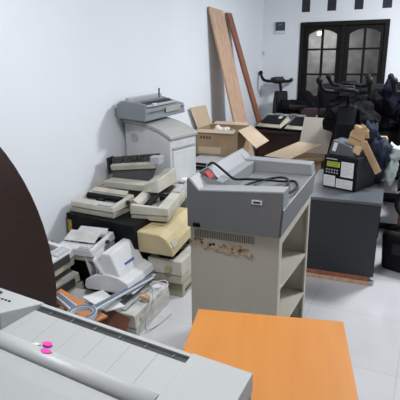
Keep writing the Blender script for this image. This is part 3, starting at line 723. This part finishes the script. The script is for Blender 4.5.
# raised rim: left wedge, front strip, rear strip
b = MB()
b.prism([(0, zc_), (0, .238), (.012, .238), (.06, zr), (.115, zr), (.125, zc_)], .10, D_ - .10, 'y')
b.prism([(0, zc_), (0, .238), (.012, .238), (.06, zr), (W_ - .0, zr + .028), (W_, zc_)], .0, .10, 'y')
b.prism([(0, zc_), (0, .238), (.012, .238), (.06, zr + .01), (W_ - .01, zr + .005), (W_, zc_)], D_ - .10, D_, 'y')
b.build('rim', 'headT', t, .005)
# front fascia keeps the face even; its darker grey holds the front's shade
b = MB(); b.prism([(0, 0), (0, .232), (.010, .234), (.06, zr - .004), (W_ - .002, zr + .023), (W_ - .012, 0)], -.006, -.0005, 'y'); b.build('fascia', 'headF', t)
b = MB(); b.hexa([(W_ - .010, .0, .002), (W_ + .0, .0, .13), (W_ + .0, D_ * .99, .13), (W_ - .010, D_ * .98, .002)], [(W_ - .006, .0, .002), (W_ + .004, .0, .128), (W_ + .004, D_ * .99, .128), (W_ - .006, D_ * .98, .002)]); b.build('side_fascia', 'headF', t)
MB().box(.315, -.008, .145, .362, -.006, .165).build('label_plate', 'paper', t)
MB().box(.322, -.0088, .151, .355, -.008, .159).build('label_print', 'dark', t)
MB().box(.03, -.012, .004, .065, -.006, .022).build('power_socket', 'black', t)
b = MB().slab([(.010, .115, .239), (.066, .115, .183), (.066, .225, .183), (.010, .225, .239)], .004); s1 = b.build('switch_surround', 'black', t)
MB().slab([(.024, .142, .230), (.054, .142, .199), (.054, .203, .199), (.024, .203, .230)], .006).build('red_switch', 'red', s1, .002)
# cable lying in the tray
P = lambda x, y, z: (-.98 + x, 1.885 + y, .89 + z)
o = MB().tube([P(-.020, .20, .04), P(-.018, .24, .20), P(.0, .27, .254), (-.90, 2.14, 1.105), (-.83, 2.09, 1.088), (-.77, 2.12, 1.086), (-.72, 2.24, 1.06), (-.66, 2.36, 1.03), (-.61, 2.40, 1.026), (-.565, 2.28, 1.030), (-.562, 2.12, 1.040), (-.62, 2.04, 1.036), (-.72, 2.02, 1.040), (-.80, 2.10, 1.036), (-.80, 2.26, 1.03), (-.72, 2.42, 1.030), (-.64, 2.36, 1.045), (-.60, 2.20, 1.050), (-.66, 2.08, 1.052), (-.74, 2.14, 1.050)], .0065, n=8, smooth=5).build('power_cable', 'rubber', None, smooth=True)
tag(o, 'coiled black power cable lying in the grey machine tray', 'cable')
t = thing('power_plug', 'black plug lying in the tray among the cable coils', 'plug', (-.735, 2.14, 1.017), (0, 0, 40))
MB().box(-.03, -.02, 0, .03, .02, .032).build('plug_body', 'rubber', t, .006)
MB().cyl((.03, .008, .016), (.05, .008, .016), .003).build('pin', 'steel', t); MB().cyl((.03, -.008, .016), (.05, -.008, .016), .003).build('pin', 'steel', t)

# ------------------------------------------------------------------ orange table
t = thing('orange_table', 'orange laminate table in front of the beige cabinet', 'table', (-.703, 1.418, 0), (0, 0, 15.2))
MB().box(0, -.47, .728, .528, 0, .75).build('tabletop', 'orange', t, .002)
MB().box(.0, -.465, .71, .01, -.005, .728).box(.518, -.465, .71, .528, -.005, .728).build('edge_strip', 'dark', t)
for (x, y) in ((.04, -.04), (.49, -.04), (.04, -.43), (.49, -.43)): MB().cyl((x, y, 0), (x, y, .728), .018).build('leg', 'dark', t)
MB().box(.05, -.03, .64, .48, -.015, .72).build('apron', 'orange', t)

# ------------------------------------------------------------------ large grey printer in front
t = thing('large_printer', 'large light grey printer in front with pink stickers on its cover', 'printer', (-.9, .6, 0))
def G(x, y, z): return (x + .9, y - .6, z)
def yb(x): return .936 - (x + .98) * .070      # rear edge line
xl, xr, xc = -1.48, -.300, -.462
def strip(mb, x0, x1, prof, m_end=0):
    # prof: list of (offset from the rear edge, z); follows the rear edge line
    a = [G(x0, yb(x0) + p[0], p[1]) for p in prof]; c = [G(x1, yb(x1) + p[0], p[1]) for p in prof]; n = len(prof)
    mb.add(a + c, [tuple(range(n))[::-1], tuple(range(n, 2 * n))] + [(i, (i + 1) % n, n + (i + 1) % n, n + i) for i in range(n)]); return mb
# body below
b = strip(MB(), xl, xr, [(0, .25), (0, .90), (-.60, .86), (-.60, .25)]); b.build('body', 'foreD', t, .01)
b = strip(MB(), xl + .05, xr - .05, [(-.04, 0), (-.04, .249), (-.56, .249), (-.56, 0)]); b.build('stand', 'foreD', t)
b = strip(MB(), -1.0, xc, [(0, .901), (0, .948), (-.004, .951), (-.016, .951), (-.018, .901)]); b.build('rear_rim', 'fore', t, .001)
b = strip(MB(), -1.0, xc, [(-.0185, .901), (-.0185, .9425), (-.0345, .9425), (-.0345, .901)]); s = b.build('paper_slot', 'slot', t)
for k in range(6):
    x = -.93 + k * .085; strip(MB(), x, x + .002, [(-.019, .9435), (-.019, .9465), (-.033, .9465), (-.033, .9435)]).build('slot_tooth', 'foreD', s)
# sloped panels between the slot and the ridge
xsr = [-1.38, -1.14, -.970, -.885, -.797, -.712, -.627, -.545, xc]
pn = MB()
for a, c in zip(xsr[:-1], xsr[1:]):
    strip(pn, a + .0003, c - .0003, [(-.036, .901), (-.036, .901), (-.036, .945), (-.1525, .9362), (-.1525, .901)])
pn.build('output_panel', 'fore', t, .0004)
# rounded ridge
pr = []
for k in range(11):
    a = math.pi * (k / 10); pr.append((-.180 + .027 * math.cos(a), .934 + .017 * math.sin(a)))
pr = [(-.152, .901)] + pr + [(-.208, .901)]
o = strip(MB(), xl, xc - .001, pr).build('ridge', 'fore', t)
for p in o.data.polygons: p.use_smooth = len(p.vertices) == 4
# front cover curving down
pr = [(-.209, .90), (-.2085, .937), (-.26, .937), (-.33, .931), (-.42, .916), (-.50, .895), (-.56, .86), (-.60, .80), (-.60, .78), (-.5, .86)]
strip(MB(), xl, xr - .005, pr).build('front_cover', 'fore', t, .002)
# right end cap
b = strip(MB(), xc + .0005, xr, [(0, .901), (0, .951), (-.004, .954), (-.2085, .950), (-.2085, .901)]); b.build('end_cap', 'fore', t, .003)
# raised left block with a diagonal end
b = MB(); zt = .960
q = [(-1.48, 1.0), (-1.16, .957), (-.985, .940), (-1.075, .825), (-1.12, .77), (-1.48, .79)]
v = [G(x, y, .949) for x, y in q] + [G(x, y, zt) for x, y in q]; n = len(q)
b.hexa([G(-1.48, .96, .905), G(-.978, .932, .905), G(-1.003, .788, .905), G(-1.48, .80, .905)], [G(-1.48, .962, .962), G(-.980, .934, .954), G(-1.004, .792, .988), G(-1.48, .80, .995)])
blk = b.build('raised_block', 'fore', t, .003)
b = MB().hexa([G(-1.22, .925, .967), G(-1.125, .912, .966), G(-1.125, .890, .970), G(-1.22, .903, .972)], [G(-1.22, .925, .970), G(-1.125, .912, .969), G(-1.125, .890, .973), G(-1.22, .903, .975)])
b.build('handle_slot', 'slot', blk, .001)
b = MB()
for k in range(5): x = -1.115 + k * .014; b.box(G(x, .870, 0)[0], G(x, .870, 0)[1], .965, G(x, .870, 0)[0] + .007, G(x, .875, 0)[1], .9745)
b.build('key_marks', 'slot', blk)
# stickers
def sticker(name, m, pts, z, lb, par):
    b = MB(); b.prism([G(x, y, 0)[:2] for x, y in pts], z, z + .0015, 'z'); o = b.build(name, m, par); o['label'] = lb; return o
sticker('sticker', 'pink', [(-.848, .786), (-.838, .796), (-.827, .797), (-.814, .787), (-.822, .779), (-.836, .778)], .9415, 'small pink sticker', t)
sticker('sticker', 'pink', [(-.820, .753), (-.810, .759), (-.796, .758), (-.782, .752), (-.788, .744), (-.80, .741), (-.812, .745)], .9515, 'larger pink sticker', t)
sticker('sticker', 'paper', [(-.872, .770), (-.858, .780), (-.850, .777), (-.846, .768), (-.858, .764)], .9410, 'white sticker scrap', t)
sticker('sticker', 'red', [(-.850, .770), (-.840, .772), (-.838, .764), (-.846, .761)], .9430, 'dark red sticker scrap', t)

# ------------------------------------------------------------------ dark table top on edge
t = thing('tabletop_panel', 'large dark brown rounded table top standing on edge at left', 'table top', (-1.6, .75, 0))
ps = []
for k in range(41):
    a = math.pi * k / 40; y, z = .867 * math.cos(a), .56 + 1.10 * math.sin(a); ps.append((y, z))
ps = [(.80, 0)] + [(.84, .25)] + ps + [(-.84, .25), (-.80, 0)]
MB().prism(ps, -.03, 0, 'x').build('panel', 'wenge', t, .003)
MB().prism([(y * 1.003, .56 + (z - .56) * 1.003) if z >= .56 else (y * 1.003, z) for y, z in ps], -.026, -.004, 'x').build('edge_band', 'black', t)

# ------------------------------------------------------------------ light
def area(name, loc, size, power, col, rot=(0, 0, 0), shape='DISK'):
    l = bpy.data.lights.new(name, 'AREA'); l.shape = shape; l.size = size; l.energy = power; l.color = col
    o = bpy.data.objects.new(name, l); COL.objects.link(o); o.location = loc; o.rotation_euler = rot; return o
area('ceiling_area', (.5, 5.0, CZ - .08), .6, 150, (.93, .96, 1))
area('ceiling_area', (-.75, 1.5, CZ - .08), .6, 57, (.95, .97, 1))  # added fill for the front faces and the left wall
l = bpy.data.lights.new('porch_light', 'POINT'); l.energy = 24; l.shadow_soft_size = .05
o = bpy.data.objects.new('porch_light', l); COL.objects.link(o); o.location = (-1.87, 8.55, 1.96)
wd = bpy.data.worlds.new('world'); scene.world = wd; wd.use_nodes = True
wd.node_tree.nodes['Background'].inputs[0].default_value = (.02, .025, .04, 1)
wd.node_tree.nodes['Background'].inputs[1].default_value = .5

# ------------------------------------------------------------------ camera
cam = bpy.data.cameras.new('camera'); co = bpy.data.objects.new('camera', cam); COL.objects.link(co)
cam.sensor_width = 36; cam.lens = 36 * 470 / 400; cam.clip_start = .05
P_, Y_, Ro = R(16.6), R(26), R(.55)
fw = Vector((-math.sin(Y_) * math.cos(P_), math.cos(Y_) * math.cos(P_), -math.sin(P_)))
r0 = Vector((math.cos(Y_), math.sin(Y_), 0)); u0 = r0.cross(fw)
rt = r0 * math.cos(Ro) - u0 * math.sin(Ro); up = r0 * math.sin(Ro) + u0 * math.cos(Ro)
m = Matrix((rt, up, -fw)).transposed().to_4x4(); m.translation = (0, 0, 1.65); co.matrix_world = m
scene.camera = co
vs = scene.view_settings; vs.view_transform = 'Standard'; vs.look = 'None'; vs.gamma = 1; vs.use_curve_mapping = False; vs.exposure = -0.07
